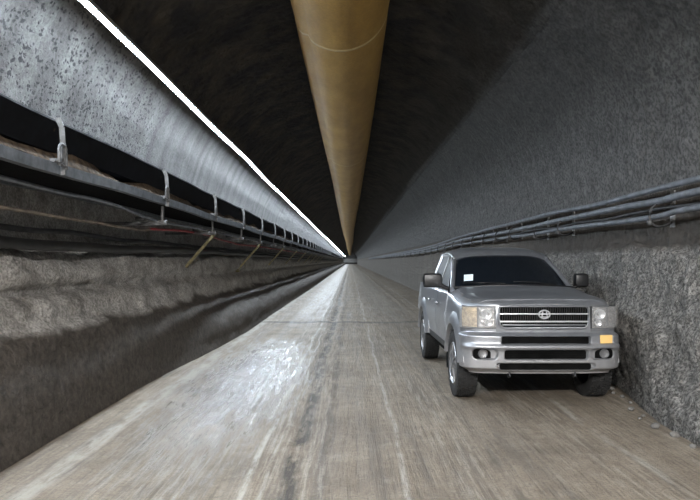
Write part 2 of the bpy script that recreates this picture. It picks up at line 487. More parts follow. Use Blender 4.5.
wl = shell('wall_left', left_profile, 96, amp_l, M['left'])
wr = shell('wall_right', right_profile, 100, amp_r, M['right'])
ce = shell('ceiling', ceil_profile, 56, amp_c, M['ceil'])
tag(wl, 'grey sprayed-concrete left wall with a muddy foot painted darker for shade')
tag(wr, 'grey rough sprayed-concrete right wall with a muck bank at its foot')
tag(ce, 'dark blackened rock roof of the tunnel')

bm = bmesh.new(); P = []
xs = [-3.3+.05*i for i in range(int(7.3/.05)+1)]
def floor_z(x, y):
    z = .012*fr(x*.9, y*.5, 0, 4)+.006*fr(x*9, y*.8, 1, 3)
    for x0, d, w in ((-.44, .022, .10), (-1.3, .02, .4), (.95, .015, .4), (.3, .008, .08), (-.75, -.010, .06), (1.9, -.01, .1)):
        z -= d*math.exp(-((x-x0+.06*fr(0, y*.2, x0, 2))/w)**2)
    return z-.004
for yy in YS: P.append([Vector((x, yy, floor_z(x, yy))) for x in xs])
grid(bm, P)
fl = link('floor', bm, M['floor'], smooth=80); tag(fl, 'wet tan mud floor with wheel tracks running down the tunnel', kind='structure')
md = fl.modifiers.new('thickness', 'SOLIDIFY'); md.thickness = .2; md.offset = -1
if fl.data.polygons[50].normal.z < 0: fl.data.flip_normals()
for name, yy in (('wall_back', 320.2), ('wall_front', -14.3)):
    bm = bmesh.new(); box(bm, (.1, yy, 2.9), (8, .3, 6.6))
    o = link(name, bm, M['left'], smooth=0); tag(o, 'dark rock closing the far end of the tunnel' if yy > 0 else 'dark rock behind the photographer', kind='structure')

# ------------------------------------------------------------------ LED line light
LY = [-12+.5*i for i in range(160)]+[68+2*i for i in range(126)]
def led_jig(y): return (.008*math.sin(y*.55)+.02*math.sin(y*.11), .009*math.sin(y*.9+1)+.015*math.sin(y*.21))
LX, LZ = -2.36, 3.882
root = empty('led_strip_light', (LX, 0, LZ)); tag(root, 'long glowing white LED strip running the length of the upper left wall', 'strip light')
r = .027
arc = [(r*math.cos(math.radians(a)), r*math.sin(math.radians(a))) for a in (10, -22, -55, -90, -125, -150)]
bm = bmesh.new(); extrude_y(bm, arc, LY, closed=False, jig=led_jig)
o = link('diffuser', bm, M['led'], root, smooth=60)
bm = bmesh.new()
extrude_y(bm, [(.036, -.006), (.044, -.006), (.046, .022), (.03, .050), (-.02, .050), (-.044, .02), (-.044, -.002), (-.034, -.004), (-.031, .008), (0, .012), (.030, .012)], LY, jig=led_jig)
link('housing', bm, M['alu'], root, smooth=30)
for k in range(24):
    yy = 4.5+k*3.0*(1+.06*k); bm = bmesh.new(); j = led_jig(yy)
    tube(bm, [(j[0], yy, .04+j[1]), (-.32, yy, .33)], .006, 6)
    link('hanger_wire', bm, M['wire'], root)

# ------------------------------------------------------------------ ventilation duct
DX, DZ, DR = -.145, 4.97, .635
root = empty('ventilation_duct', (DX, 0, DZ)); tag(root, 'mustard yellow fabric ventilation duct hung along the tunnel roof', 'duct')
DY = [-6+.25*i for i in range(100)]+[19+.8*i for i in range(164)]+[152+4*i for i in range(42)]
bm = bmesh.new(); n = 56; rings = []
def duct_pt(a, yy, k=1.0):
    rr = DR*k
    seam = min(abs((yy-8.4) % 10.0), 10-abs((yy-8.4) % 10.0))
    rr *= 1-.035*math.exp(-(seam/.10)**2)+.006*fr(math.cos(a)*1.5, yy*.5, math.sin(a)*1.5, 3)
    x = rr*math.cos(a); z = rr*math.sin(a)
    # pinched crease low on the left flank
    ca = math.radians(226); d = math.atan2(math.sin(a-ca), math.cos(a-ca))
    q = 1-.06*math.exp(-(d/.07)**2)+.03*math.exp(-((d+.22)/.14)**2)
    if z > 0: z *= 1.05
    return Vector((x*q+.04*math.sin(yy*.07), yy, z*q+.03*math.sin(yy*.31)))
for yy in DY: rings.append([bm.verts.new(duct_pt(2*PI*k/n, yy)) for k in range(n)])
for i in range(len(DY)-1):
    for k in range(n): bm.faces.new((rings[i][k], rings[i][(k+1) % n], rings[i+1][(k+1) % n], rings[i+1][k]))
link('duct_fabric', bm, M['duct'], root, smooth=60)
for s in range(14):
    yy = 8.4+10*s; bm = bmesh.new(); rg = []
    for dy, k in ((-.06, .99), (-.045, 1.03), (.03, 1.03), (.05, .99)):
        rg.append([bm.verts.new(duct_pt(2*PI*q/n, yy, k)+Vector((0, dy, 0))) for q in range(n)])
    for i in range(3):
        for q in range(n): bm.faces.new((rg[i][q], rg[i][(q+1) % n], rg[i+1][(q+1) % n], rg[i+1][q]))
    link('seam_band', bm, M['seam'], root, smooth=60)
for s in range(20):
    yy = 4.0+5*s
    for sx in (-.14, .14):
        bm = bmesh.new(); tube(bm, [(sx, yy, DR*1.02), (sx*1.4, yy, .93)], .006, 6)
        link('suspension_wire', bm, M['wire'], root)

# ------------------------------------------------------------------ conveyor on the left
CV = empty('belt_conveyor', (-2.85, 0, 2.37))
tag(CV, 'black belt conveyor on a galvanised frame along the left wall', 'conveyor')
def cv(x, y, z): return (x+2.85, y, z-2.37)
CY = [3.0-17+2*i for i in range(9)]+[5+1.0*i for i in range(60)]+[65+3*i for i in range(84)]
def cjig(y): return (.012*math.sin(y*.7), .012*math.sin(y*.9+.5)+.006*math.sin(y*2.1))
def run(name, prof, mat, parent, jig=cjig, ys=CY, smooth=30):
    bm = bmesh.new(); extrude_y(bm, [(x+2.85, z-2.37) for x, z in prof], ys, jig=jig)
    return link(name, bm, mat, parent, smooth)
# carrying belt, troughed
run('carrying_belt', [(-2.53, 2.83), (-2.50, 2.80), (-2.585, 2.56), (-2.72, 2.50), (-3.02, 2.50), (-3.24, 2.80), (-3.22, 2.82), (-3.0, 2.53), (-2.74, 2.53), (-2.62, 2.60)], M['belt'], CV)
run('return_belt', [(-2.56, 2.365), (-2.56, 2.385), (-3.18, 2.385), (-3.18, 2.365)], M['belt'], CV)
run('side_rail', [(-2.45, 2.345), (-2.45, 2.435), (-2.52, 2.435), (-2.52, 2.425), (-2.462, 2.425), (-2.462, 2.355), (-2.52, 2.355), (-2.52, 2.345)], M['galv'], CV)
run('side_rail', [(-3.26, 2.325), (-3.26, 2.435), (-3.20, 2.435), (-3.20, 2.325)], M['galv'], CV)
# spilled grime lying along the inside of the rail
bm = bmesh.new(); rows = []
for i in range(400):
    yy = 3+i*.16*(1+i*.0015)
    h = .055+.05*fr(0, yy*.9, 5, 3); row = []
    for k in range(6):
        t = k/5; row.append(Vector(cv(-2.535-.12*t, yy, 2.425+max(.005, h*2.0)*math.sin(PI*t)+.012*fr(k, yy*4, 2, 2)+.02)))
    rows.append(row)
grid(bm, rows); o = link('spilled_grime', bm, M['rust'], CV, 60)
def bracket_parts(parent):
    """strap, hoop and idler set, built at y = 0 of the conveyor's frame"""
    bm = bmesh.new()
    P = [cv(-2.440, 0, 2.33), cv(-2.440, 0, 2.60), cv(-2.450, 0, 2.74), cv(-2.485, 0, 2.815)]
    for a, b in zip(P, P[1:]): bar(bm, a, b, .010, .045, Vector((1, 0, .01)))
    s = link('bracket', bm, M['galv2'], parent, 30)
    bm = bmesh.new()   # hoop of bent bar carrying the wing idler
    hp = [cv(-2.425, -.10, 2.40), cv(-2.425, -.11, 2.52), cv(-2.425, -.08, 2.575), cv(-2.425, -.02, 2.58), cv(-2.425, .02, 2.55), cv(-2.425, .03, 2.38)]
    tube(bm, [tuple(v) for v in resample_n(hp, 14)], .014, 8)
    tube(bm, [cv(-2.425, -.20, 2.425), cv(-2.425, .03, 2.40)], .012, 8)
    link('hoop', bm, M['galv2'], s, 50)
    bm = bmesh.new(); bar(bm, cv(-2.44, .0, 2.455), cv(-3.22, .0, 2.455), .05, .03); link('cross_member', bm, M['galv2'], s, 30)
    bm = bmesh.new()
    tube(bm, [cv(-2.70, .04, 2.482), cv(-3.04, .04, 2.482)], .022, 12)
    tube(bm, [cv(-2.54, .04, 2.74), cv(-2.69, .04, 2.50)], .022, 12)
    tube(bm, [cv(-3.20, .04, 2.72), cv(-3.05, .04, 2.50)], .022, 12)
    link('idler_roller', bm, M['rust'], s, 50)
    return s
b0 = bracket_parts(CV); b0.location.y = 5.44
L0 = bpy.data.objects
strut = None; lower = None
for i in range(1, 26):
    b = copy_tree(b0, CV); b.location.y = 5.44+3.1*i
for i in range(20):
    yy = 8.54+3.1*i
    if lower is None:
        bm = bmesh.new()
        bar(bm, cv(-2.50, 0, 2.10), cv(-3.36, 0, 2.10), .05, .045)
        bar(bm, cv(-2.50, 0, 2.12), cv(-2.50, 0, 2.33), .04, .03)
        tube(bm, [cv(-2.44, 0, 2.11), cv(-2.56, 0, 2.11)], .035, 8)
        tube(bm, [cv(-2.74, .0, 2.165), cv(-2.86, .0, 2.165)], .03, 8)
        lower = link('lower_cross_member', bm, M['galv2'], CV, 30); o = lower
    else: o = copy_tree(lower, CV)
    o.location.y = yy
for i in range(9):
    yy = 11.9+6.2*i
    if strut is None:
        bm = bmesh.new(); bar(bm, cv(-2.50, 0, 2.12), cv(-3.22, 0, 1.30), .075, .045)
        box(bm, cv(-3.21, 0, 1.31), (.16, .14, .05), .006)
        strut = link('strut', bm, M['yel'], CV, 30); strut['label'] = 'yellow diagonal strut'; o = strut
    else: o = copy_tree(strut, CV)
    o.location.y = yy

# cables hung under the conveyor
def cable(name, pts, rad, mat, label, cat, n=12, wob=.012, seed=0, group=None, parent=None, step=.35):
    P = resample_n(pts, int((pts[-1][1]-pts[0][1])/step))
    P = [p+Vector((wob*fr(seed, p.y*.5, 0, 2), 0, wob*1.5*fr(seed, p.y*.6, 4, 2))) for p in P]
    bm = bmesh.new(); tube(bm, P, rad, n)
    o = link(name, bm, mat, parent, 60)
    if cat: tag(o, label, cat, group)
    return o
cable('power_cable', [(-2.66, -6, 2.25), (-2.66, 4, 2.24), (-2.66, 7, 2.235), (-2.64, 8.3, 2.16), (-2.66, 9.4, 2.15), (-2.66, 14, 2.17), (-2.66, 40, 2.15), (-2.66, 90, 2.15)], .019, M['cab_g'],
      'thin grey cable hanging just under the conveyor rail', 'cable', seed=3)
cable('power_cable', [(-2.86, -6, 2.08), (-2.86, 4, 2.05), (-2.86, 8, 2.02), (-2.88, 9.2, 2.06)], .017, M['cab_b'],
      'brown dusty cable under the near end of the conveyor, ending at the red cable', 'cable', seed=5)
cable('power_cable', [(-2.88, 9.2, 2.06), (-2.84, 12, 2.12), (-2.80, 16, 2.02), (-2.80, 22, 2.05), (-2.84, 40, 2.05)], .019, M['cab_r'],
      'thin red cable sagging under the conveyor', 'cable', seed=6)
cable('hose', [(-3.03, -6, 1.80), (-3.03, 4, 1.815), (-3.03, 5.5, 1.78), (-3.03, 8, 1.75), (-3.05, 12, 1.80), (-3.14, 20, 1.80), (-3.16, 40, 1.76), (-3.16, 90, 1.76)], .055, M['rubber'],
      'thick black hose lying on the ledge of the left bank', 'hose', seed=8)
cable('hose', [(-3.22, -6, 1.93), (-3.22, 6, 1.92), (-3.22, 12, 1.90), (-3.22, 30, 1.90), (-3.22, 80, 1.9)], .03, M['cab_d'],
      'slim dark hose running above the thick black hose', 'hose', seed=9)

# ------------------------------------------------------------------ cables on the right wall
def ry(px, x): return x*F/(px-350.)
def rz(py, px, x): return H+(261-py)*x/(px-350.)
def path(pairs, x, near_z, far):
    pts = []
    for px, py in pairs: pts.append((x, ry(px, x), rz(py, px, x)))
    pts = [(x, -6, near_z), (x, 3, near_z)]+pts+[(x, yy, z) for yy, z in far]
    return pts
top = path([(700, 178), (650, 191), (605, 203), (548, 214.5), (500, 226.5), (460, 237)], 3.50, 2.46, [(32, 2.20), (60, 2.17), (120, 2.12)])
mid = path([(700, 191.5), (665, 199), (626, 206.5), (572, 218), (500, 233), (460, 240.5)], 3.47, 2.26, [(32, 2.095), (60, 2.065), (120, 2.01)])
low = path([(700, 207), (665, 215), (640, 218.5), (600, 224.5), (563, 229), (520, 236), (460, 244.5)], 3.46, 2.12, [(32, 2.0), (60, 1.97), (120, 1.91)])
inn = path([(700, 202.5), (665, 208.5), (640, 214), (600, 219.5), (563, 225.5)], 3.54, 2.2, [(24, 2.12), (60, 2.12)])
cable('service_pipe', top, .034, M['cab_g'], 'grey pipe on the right wall, topmost of the run', 'pipe', wob=.010, seed=11, step=.25)
cable('service_pipe', mid, .041, M['cab_g'], 'thick grey pipe on the right wall, second from the top', 'pipe', wob=.010, seed=12, step=.25)
cable('service_pipe', low, .032, M['cab_g'], 'grey pipe on the right wall, lowest of the run', 'pipe', wob=.014, seed=13, step=.25)
cable('power_cable', inn, .020, M['cab_d'], 'thin dark cable tucked behind the grey pipes on the right wall', 'cable', wob=.02, seed=14, step=.25)
def hanger(loc, label, big=True, group=None):
    e = empty('pipe_hanger', loc); tag(e, label, 'hanger', group)
    bm = bmesh.new(); box(bm, (.17, 0, .02), (.02, .09, .42), .004); link('back_plate', bm, M['bolt'], e)
    bm = bmesh.new()
    hp = [(.16, 0, .10), (.0, 0, .08), (-.085, 0, .0), (-.085, 0, -.11), (-.03, 0, -.17), (.05, 0, -.175), (.16, 0, -.13)]
    tube(bm, [tuple(v) for v in resample_n(hp, 18)], .013, 8); link('hook', bm, M['cab_d'], e, 60)
    bm = bmesh.new(); bmesh.ops.create_uvsphere(bm, u_segments=12, v_segments=8, radius=.034)
    for v in bm.verts: v.co += Vector((-.09, 0, -.135))
    link('knob', bm, M['galv2'], e, 60)
    return e
h0 = hanger((3.48, ry(656, 3.46), 2.17), 'dark hook with pale knob holding the grey pipes near the right edge')
h1 = copy_tree(h0); h1.location = (3.48, ry(562, 3.46), 2.20); tag(h1, 'dark hook with pale knob holding the grey pipes above the truck\'s right mirror', 'hanger')
h2 = copy_tree(h1); h2.location = (3.48, ry(538, 3.46), 2.18); tag(h2, 'dark hook with pale knob on the pipes above the truck roof\'s right end', 'hanger')
for i in range(22):
    hh = copy_tree(h0); yy = 13.6+1.25*i*(1+.04*i)
    z = interp([(p[1], p[2]) for p in top], yy)[0]-.17
    hh.location = (3.48, yy, z); tag(hh, 'small dark hook of the far pipe run behind the truck', 'hanger', 'hooks of the far pipe run on the right wall')
    hh['group'] = 'hooks of the far pipe run on the right wall'

# ------------------------------------------------------------------ pickup truck
CX, CYW = 2.11, 6.93
T = empty('pickup_truck', (CX, CYW, 0), .006)
tag(T, 'dusty silver four-door pickup truck parked against the right wall', 'truck')
NP = 4.0; DF = .34
def plan_y(x, hw=.885, y0=0., D=DF):
    t = min(1., abs(x)/hw); return y0+D*(1-(1-t**NP)**(1/NP))
def plan_hw(y, hw=.86, y0=.05, D=DF):
    if y >= y0+D: return hw
    u = max(0., (y0+D-y)/D); return hw*max(0., (1-min(1, u)**NP))**(1/NP)

#      y    zb    wr    wm    ws    zs    wt    zt_e  zt
KEY = [(.055, .60, .83, .86, .78, 1.085, .68, 1.120, 1.135),
       (.12, .56, .83, .86, .78, 1.110, .68, 1.158, 1.172),
       (.25, .50, .83, .862, .78, 1.125, .68, 1.180, 1.196),
       (.70, .44, .83, .87, .79, 1.145, .70, 1.205, 1.226),
       (1.15, .42, .83, .87, .80, 1.185, .71, 1.255, 1.285),
       (1.40, .42, .83, .87, .81, 1.195, .72, 1.205, 1.21),
       (2.0, .42, .83, .87, .81, 1.205, .72, 1.205, 1.205),
       (3.1, .42, .83, .87, .81, 1.215, .72, 1.215, 1.215),
       (4.1, .45, .83, .87, .82, 1.215, .80, 1.218, 1.218),
       (4.62, .50, .81, .85, .80, 1.215, .79, 1.218, 1.218)]
def section(y):
    zb, wr, wm, ws, zs, wt, ze, zt = interp(KEY, y)
    k = plan_hw(y)/.86 if y < .4 else 1.
    if y < .0551: k = max(k, .60)
    k = max(k, .6)
    return [(0, 0, zb), (.55*k, 0, zb), (.80*wr*k, 0, zb), ((wr-.02)*k, 0, zb+.02), (wr*k, 0, zb+.07), ((wm-.012)*k, 0, lerp(zb, zs, .35)), (wm*k, 0, .78 if zs > 1 else .78),
            ((wm-.004)*k, 0, .92), ((wm-.030)*k, 0, zs-.075), (ws*k, 0, zs), (wt*k, 0, ze), (.4*k, 0, (ze+zt*2)/3), (0, 0, zt)]
NSEC = 60
def sec_pts(y): return resample_n(section(y), NSEC, 6)

bm = bmesh.new()
ys_b = [.052, .056, .064, .075, .09, .11, .14, .18, .23, .29, .35]+[.42+.07*i for i in range(60)]+[4.62]
rings = []
for yy in ys_b:
    h = sec_pts(yy)
    ring = [bm.verts.new((p.x, yy, p.z)) for p in h]+[bm.verts.new((-p.x, yy, p.z)) for p in h[-2:0:-1]]
    rings.append(ring)
n = len(rings[0])
for i in range(len(rings)-1):
    for k in range(n): bm.faces.new((rings[i][k], rings[i][(k+1) % n], rings[i+1][(k+1) % n], rings[i+1][k]))
bm.faces.new(rings[0]); bm.faces.new(rings[-1][::-1])
body = link('body', bm, [M['paint'], M['void']], T, 40)
AX, WR_, WZ = (.72, 3.70), .385, .385
cb = bmesh.new()
for ya in AX:
    for s in (-1, 1):
        lathe_x(cb, [(s*.60, 0.001), (s*.60, .455), (s*1.2, .455), (s*1.2, 0.001)], 40, (0, ya, WZ+.01))
box(cb, (0, 3.88, 1.20), (1.46, 1.36, .9), 0)       # load bed
# engine bay / cab floor hollow is not needed: the cut faces are dark
bmesh.ops.recalc_face_normals(cb, faces=cb.faces)
cme = bpy.data.meshes.new('cut'); cb.to_mesh(cme); cme.materials.append(M['void']); cut = bpy.data.objects.new('cut', cme); COL.objects.link(cut); cut.parent = T
md = body.modifiers.new('b', 'BOOLEAN'); md.object = cut; md.operation = 'DIFFERENCE'; md.solver = 'EXACT'; md.material_mode = 'TRANSFER' if hasattr(md, 'material_mode') else md.material_mode
bpy.context.view_layer.update()
dg = bpy.context.evaluated_depsgraph_get(); nm = bpy.data.meshes.new_from_object(body.evaluated_get(dg))
body.modifiers.clear(); body.data = nm
bpy.data.objects.remove(cut)
nm.polygons.foreach_set('use_smooth', [True]*len(nm.polygons)); nm.set_sharp_from_angle(angle=math.radians(40))
nm.name = 'body'

def side_patch(y0, y1, s, off, z0=None, z1=None, t=.012, ny=14, kmin=0.08, kmax=1.0):
    """sheet lying on the flank of the body between heights z0 and z1"""
    bm = bmesh.new(); P = []
    for i in range(ny+1):
        yy = lerp(y0, y1, i/ny); h = sec_pts(yy); row = []
        flank = [p for p in h if p.x > .6 and z0 <= p.z <= z1 and p.x > .77]
        for q in resample_n([(p.x, 0, p.z) for p in flank], 14, 2):
            row.append(Vector((s*(q.x+off), yy, q.z)))
        P.append(row)
    grid(bm, P); thick(bm, t); return bm
for s in (-1, 1):
    for y0, y1, hy in ((1.36, 2.20, 2.06), (2.225, 3.02, 2.88)):
        d = link('door', side_patch(y0, y1, s, .007, .50, 1.19), M['paint'], T, 40)
        bm = bmesh.new(); box(bm, (s*.895, hy, 1.02), (.03, .16, .028), .008); link('door_handle', bm, M['paint'], d, 50)
    # bed side and sill strip
    bm = side_patch(1.25, 3.15, s, .012, .43, .56); link('sill', bm, M['darkp'], T, 40)
    # lower rub strip
# hood
bm = bmesh.new(); P = []
for i in range(22):
    yy = lerp(.13, 1.16, i/21); h = sec_pts(yy)
    tops = [p for p in h if p.z > interp(KEY, yy)[4]-.004 and p.x <= .77*1.0]
    pts = resample_n([(p.x, 0, p.z) for p in tops], 14, 2)
    row = [Vector((p.x, yy, p.z+.008)) for p in pts]; row = row+[Vector((-p.x, yy, p.z)) for p in row[-2::-1]]
    P.append(row)
grid(bm, P); thick(bm, .012)
link('hood', bm, M['paint'], T, 40)

# --- fenders' flares
for ya in AX:
    for s in (-1, 1):
        bm = bmesh.new()
        prof = [(s*.83, .445), (s*.888, .448), (s*.905, .462), (s*.903, .50), (s*.886, .555), (s*.86, .60), (s*.83, .60)]
        lathe_x(bm, prof, 40, (0, ya, WZ+.01), True, math.radians(8), math.radians(172))
        for f in bmesh.ops.holes_fill(bm, edges=bm.edges, sides=0)['faces']: pass
        link('wheel_arch', bm, M['paint'], T, 50)

# --- bumper with recessed openings
def rbox(x, z, cx, cz, hw, hh, r=.02, e=.012):
    dx = max(abs(x-cx)-hw+r, 0); dz = max(abs(z-cz)-hh+r, 0)
    d = math.hypot(dx, dz)-r if (dx or dz) else max(abs(x-cx)-hw, abs(z-cz)-hh)
    return 1-sstep(-e, e*.3, d)
def bump_d(x, z):
    e = .0
    e += .0 if z > .44 else -.10*sstep(.44, .37, z)                   # tuck under
    e += -.05*sstep(.775, .83, z)                                     # upper shelf
    e += .022*math.exp(-((z-.665)/.030)**2)*(1-sstep(.82, .9, abs(x)))  # rib between the openings
    return e
def bump_rec(x, z):
    a = abs(x)
    return max(rbox(x, z, .02, .735, .485, .046), rbox(x, z, .02, .580, .455, .056, .03), rbox(a, z, .640, .588, .135, .062, .055),
               rbox(x, z, .02, .450, .54-1.2*max(0, .452-z), .042, .03), (rbox(x, z, .69, .748, .08, .052, .02)*.3))
bm = bmesh.new(); P = []
thetas = [-PI/2*1.0+PI*i/220 for i in range(221)]
zsb = [.365+(.83-.365)*i/80 for i in range(81)]
def plan_pt(th, hw=.885, y0=0., D=DF):
    e = 2/NP; c, s_ = math.cos(th), math.sin(th)
    return math.copysign(abs(s_)**e, s_)*hw, y0+D*(1-abs(c)**e)
# even steps along the plan curve
raw = [plan_pt(-PI/2+PI*i/2000) for i in range(2001)]
cur = resample_n([(a, b, 0) for a, b in raw[::4]], 260, 1)
for z in zsb:
    row = []
    for i, p in enumerate(cur):
        a = cur[min(i+1, 260)]-cur[max(i-1, 0)]; nn = Vector((a.y, -a.x, 0)).normalized()
        side = sstep(.86, .91, abs(p.x)); d = bump_d(p.x, z)-.055*bump_rec(p.x, z)
        arch = 0
        row.append(Vector((p.x, p.y, z))+nn*d)
    P.append(row)
grid(bm, P)
# trim away what would cover the wheel opening
dele = [f for f in bm.faces if (Vector((0, f.calc_center_median().y-AX[0], f.calc_center_median().z-WZ)).length < .47)]
bmesh.ops.delete(bm, geom=dele, context='FACES')
thick(bm, .010)
front = link('front_bumper', bm, M['paint'], T, 50)
def plate(name, cx, cz, hw, hh, y, mat, parent, r=.02, t=.006, seg=5, label=None):
    bm = bmesh.new(); vs = []
    for qx, qz, a0 in ((1, 1, 0), (-1, 1, 90), (-1, -1, 180), (1, -1, 270)):
        for k in range(seg+1):
            a = math.radians(a0+90*k/seg)
            vs.append(bm.verts.new((cx+qx*(hw-r)+r*math.cos(a), y, cz+qz*(hh-r)+r*math.sin(a))))
    f = bm.faces.new(vs); g = bmesh.ops.extrude_face_region(bm, geom=[f])
    for v in [v for v in g['geom'] if isinstance(v, bmesh.types.BMVert)]: v.co.y += t
    return link(name, bm, mat, parent, 30, label)
plate('lower_grille', .02, .735, .475, .040, .046, M['void'], front)
plate('lower_grille', .02, .580, .445, .050, .046, M['void'], front, .028)
plate('lower_grille', .02, .450, .50, .034, .049, M['void'], front, .024)
bm = bmesh.new()
for k in range(3): box(bm, (.02, .040, .555+.025*k), (.88, .008, .006))
link('grille_mesh', bm, M['void'], front, 0)
for s in (-1, 1):
    yl = plan_y(.64)+.045
    plate('fog_lamp_recess', s*.640, .588, .125, .055, yl, M['void'], front, .04)
    cx = -.66 if s < 0 else .67
    bm = bmesh.new()
    pr = [(0, .048), (.012, .053), (.020, .048), (.014, .040), (.0, .038)]
    rg = [[bm.verts.new((cx+r_*math.cos(a), yl-dy, .588+r_*math.sin(a))) for dy, r_ in pr] for a in [2*PI*k/24 for k in range(24)]]
    for k in range(24):
        for i in range(len(pr)-1): bm.faces.new((rg[k][i], rg[k][i+1], rg[(k+1) % 24][i+1], rg[(k+1) % 24][i]))
    ring = link('fog_lamp', bm, M['alloy'], front, 50)
    bm = bmesh.new()
    c0 = bm.verts.new((cx, yl-.004, .588)); r1 = [bm.verts.new((cx+.040*math.cos(2*PI*k/20), yl-.013, .588+.040*math.sin(2*PI*k/20))) for k in range(20)]
    for k in range(20): bm.faces.new((c0, r1[k], r1[(k+1) % 20]))
    link('reflector', bm, M['alloy'], ring, 50)
# amber lamp at the right end of the bumper only
def plan_patch(x0, x1, z0, z1, off, nx=16, nz=8, hw=.86, y0=.05, t=.006, side_y=None, tilt=0.):
    """sheet on the front corner; beyond x1 it follows the flank back to side_y"""
    pts = [(a, b) for a, b in [plan_pt(PI/2*i/800, hw, y0) for i in range(801)] if a >= x0-1e-4]
    if side_y is None: pts = [p for p in pts if p[0] <= x1]
    else: pts = [p for p in pts if p[1] <= side_y]+([(hw, side_y)] if side_y > y0+DF else [])
    cu = resample_n([(a, b, 0) for a, b in pts], nx, 1); P = []
    for j in range(nz+1):
        z = lerp(z0, z1, j/nz); row = []
        for i, p in enumerate(cu):
            a = cu[min(i+1, nx)]-cu[max(i-1, 0)]; nn = Vector((a.y, -a.x, 0)).normalized()
            row.append(Vector((p.x, p.y+tilt*(z-z0), z))+nn*off)
        P.append(row)
    bm = bmesh.new(); grid(bm, P); thick(bm, t); return bm
def mirror(bm):
    for v in bm.verts: v.co.x *= -1
    bmesh.ops.reverse_faces(bm, faces=bm.faces[:]); return bm
bm = plan_patch(.61, .755, .705, .792, .004, hw=.885, y0=0, t=.02)
link('turn_signal', bm, M['amberlens'], front, 40, 'amber turn signal lamp')

# --- headlamps
for s in (-1, 1):
    fl_ = (lambda b: b) if s > 0 else mirror
    hl = link('headlight', fl_(plan_patch(.515, .9, .862, 1.108, .006, nx=30, side_y=.24)), M['darkp'], T, 40)
    link('reflector', fl_(plan_patch(.535, .70, .878, 1.092, .012, nx=14)), M['reflect'], hl, 40)
    link('turn_reflector', fl_(plan_patch(.715, .9, .878, 1.092, .012, nx=20, side_y=.225)), M['amber'] if s < 0 else M['reflect'], hl, 40)
    bm = bmesh.new()
    for cx, cz, r_ in ((.62, 1.02, .058), (.60, .925, .036)):
        for k in range(20):
            pass
        pr = [(.012, r_), (.026, r_), (.026, r_*.86), (.014, r_*.5), (.014, .001)]
        rg = [[bm.verts.new((cx+q*math.cos(a), plan_y(cx, .86, .05)-dy, cz+q*math.sin(a))) for dy, q in pr] for a in [2*PI*k/24 for k in range(24)]]
        for k in range(24):
            for i in range(len(pr)-1): bm.faces.new((rg[k][i], rg[k][i+1], rg[(k+1) % 24][i+1], rg[(k+1) % 24][i]))
    link('lamp_bowl', fl_(bm), M['chrome'], hl, 50)
    link('lens', fl_(plan_patch(.518, .9, .866, 1.104, .036, nx=30, side_y=.235, t=.004)), M['lens'], hl, 40)

# --- grille
GY = .035
plate('grille_back', 0, .985, .475, .112, GY+.006, M['void'], T, .03)
gr = None
bm = bmesh.new()
def gx(z): return .49-.05*sstep(.95, .86, z)
outl = [(-.488, 1.095), (-.47, 1.108), (.47, 1.108), (.488, 1.095), (.492, .98), (.475, .90), (.44, .872), (-.44, .872), (-.475, .90), (-.492, .98), (-.488, 1.095)]
tube(bm, [(a, GY-.004, b) for a, b in outl], .012, 8, cap=False, up=Vector((0, 1, 0)))
g = link('grille', bm, M['paint'], T, 50)
for z, h in ((1.025, .013), (.942, .016), (.905, .012)):
    bm = bmesh.new(); box(bm, (0, GY-.010, z), (2*gx(z)-.02, .022, h), .004); link('grille_bar', bm, M['chrome'] if z > .92 else M['paint'], g, 40)
bm = bmesh.new()
for k in range(37):
    x = -.45+.025*k; box(bm, (x, GY-.002, 1.0), (.007, .016, .185))
link('grille_fins', bm, M['blackp'], g, 0)
bm = bmesh.new()      # round emblem with a crossbar and two inner strokes
def ring_xz(bm, cx, cz, rx, rz_, w, y, t=.014, n=36):
    o_ = []
    for k in range(n):
        a = 2*PI*k/n; c, s_ = math.cos(a), math.sin(a)
        o_.append([bm.verts.new((cx+rx*c, y, cz+rz_*s_)), bm.verts.new((cx+(rx-w*.3)*c, y-t, cz+(rz_-w*.3)*s_)),
                   bm.verts.new((cx+(rx-w*.7)*c, y-t, cz+(rz_-w*.7)*s_)), bm.verts.new((cx+(rx-w)*c, y, cz+(rz_-w)*s_))])
    for k in range(n):
        for i in range(4): bm.faces.new((o_[k][i], o_[k][(i+1) % 4], o_[(k+1) % n][(i+1) % 4], o_[(k+1) % n][i]))
ring_xz(bm, 0, 1.02, .068, .052, .016, GY-.016)
box(bm, (0, GY-.026, 1.022), (.125, .010, .011), .003)
for s in (-1, 1): bar(bm, (s*.020, GY-.028, 1.052), (s*.030, GY-.028, .990), .010, .010, Vector((0, 1, 0)))
bar(bm, (-.05, GY-.027, .993), (.05, GY-.027, .993), .010, .010, Vector((0, 1, 0)))
link('emblem', bm, M['chrome'], g, 40)

# --- cab roof, pillars, glass
def roof_z(x, y):
    zc = interp([(1.92, 1.690), (1.97, 1.725), (2.25, 1.785), (2.65, 1.80), (2.95, 1.775), (3.06, 1.73), (3.10, 1.70)], y)[0]
    return zc-.085*(abs(x)/.66)**4.5
def roof_front(x): return 1.92+.09*(abs(x)/.66)**2
bm = bmesh.new(); P = []
for i in range(19):
    t = i/18; row = []
    for j in range(25):
        x = -.665+1.33*j/24; yy = lerp(roof_front(x), 3.10-.05*(abs(x)/.66)**2, t)
        row.append(Vector((x, yy, roof_z(x, lerp(1.92, 3.10, t)))))
    P.append(row)
grid(bm, P); thick(bm, .035)
link('roof', bm, M['paint'], T, 40)
def wbase(x): return Vector((x, 1.165+.15*(abs(x)/.78)**2, 1.285-.035*(abs(x)/.78)**2))
def wtop(x): return Vector((x, roof_front(x)+.01, roof_z(x, 1.92)-.012))
def sheet(f, nu, nv, t):
    bm = bmesh.new(); grid(bm, [[f(i/nu, j/nv) for i in range(nu+1)] for j in range(nv+1)]); thick(bm, t); return bm
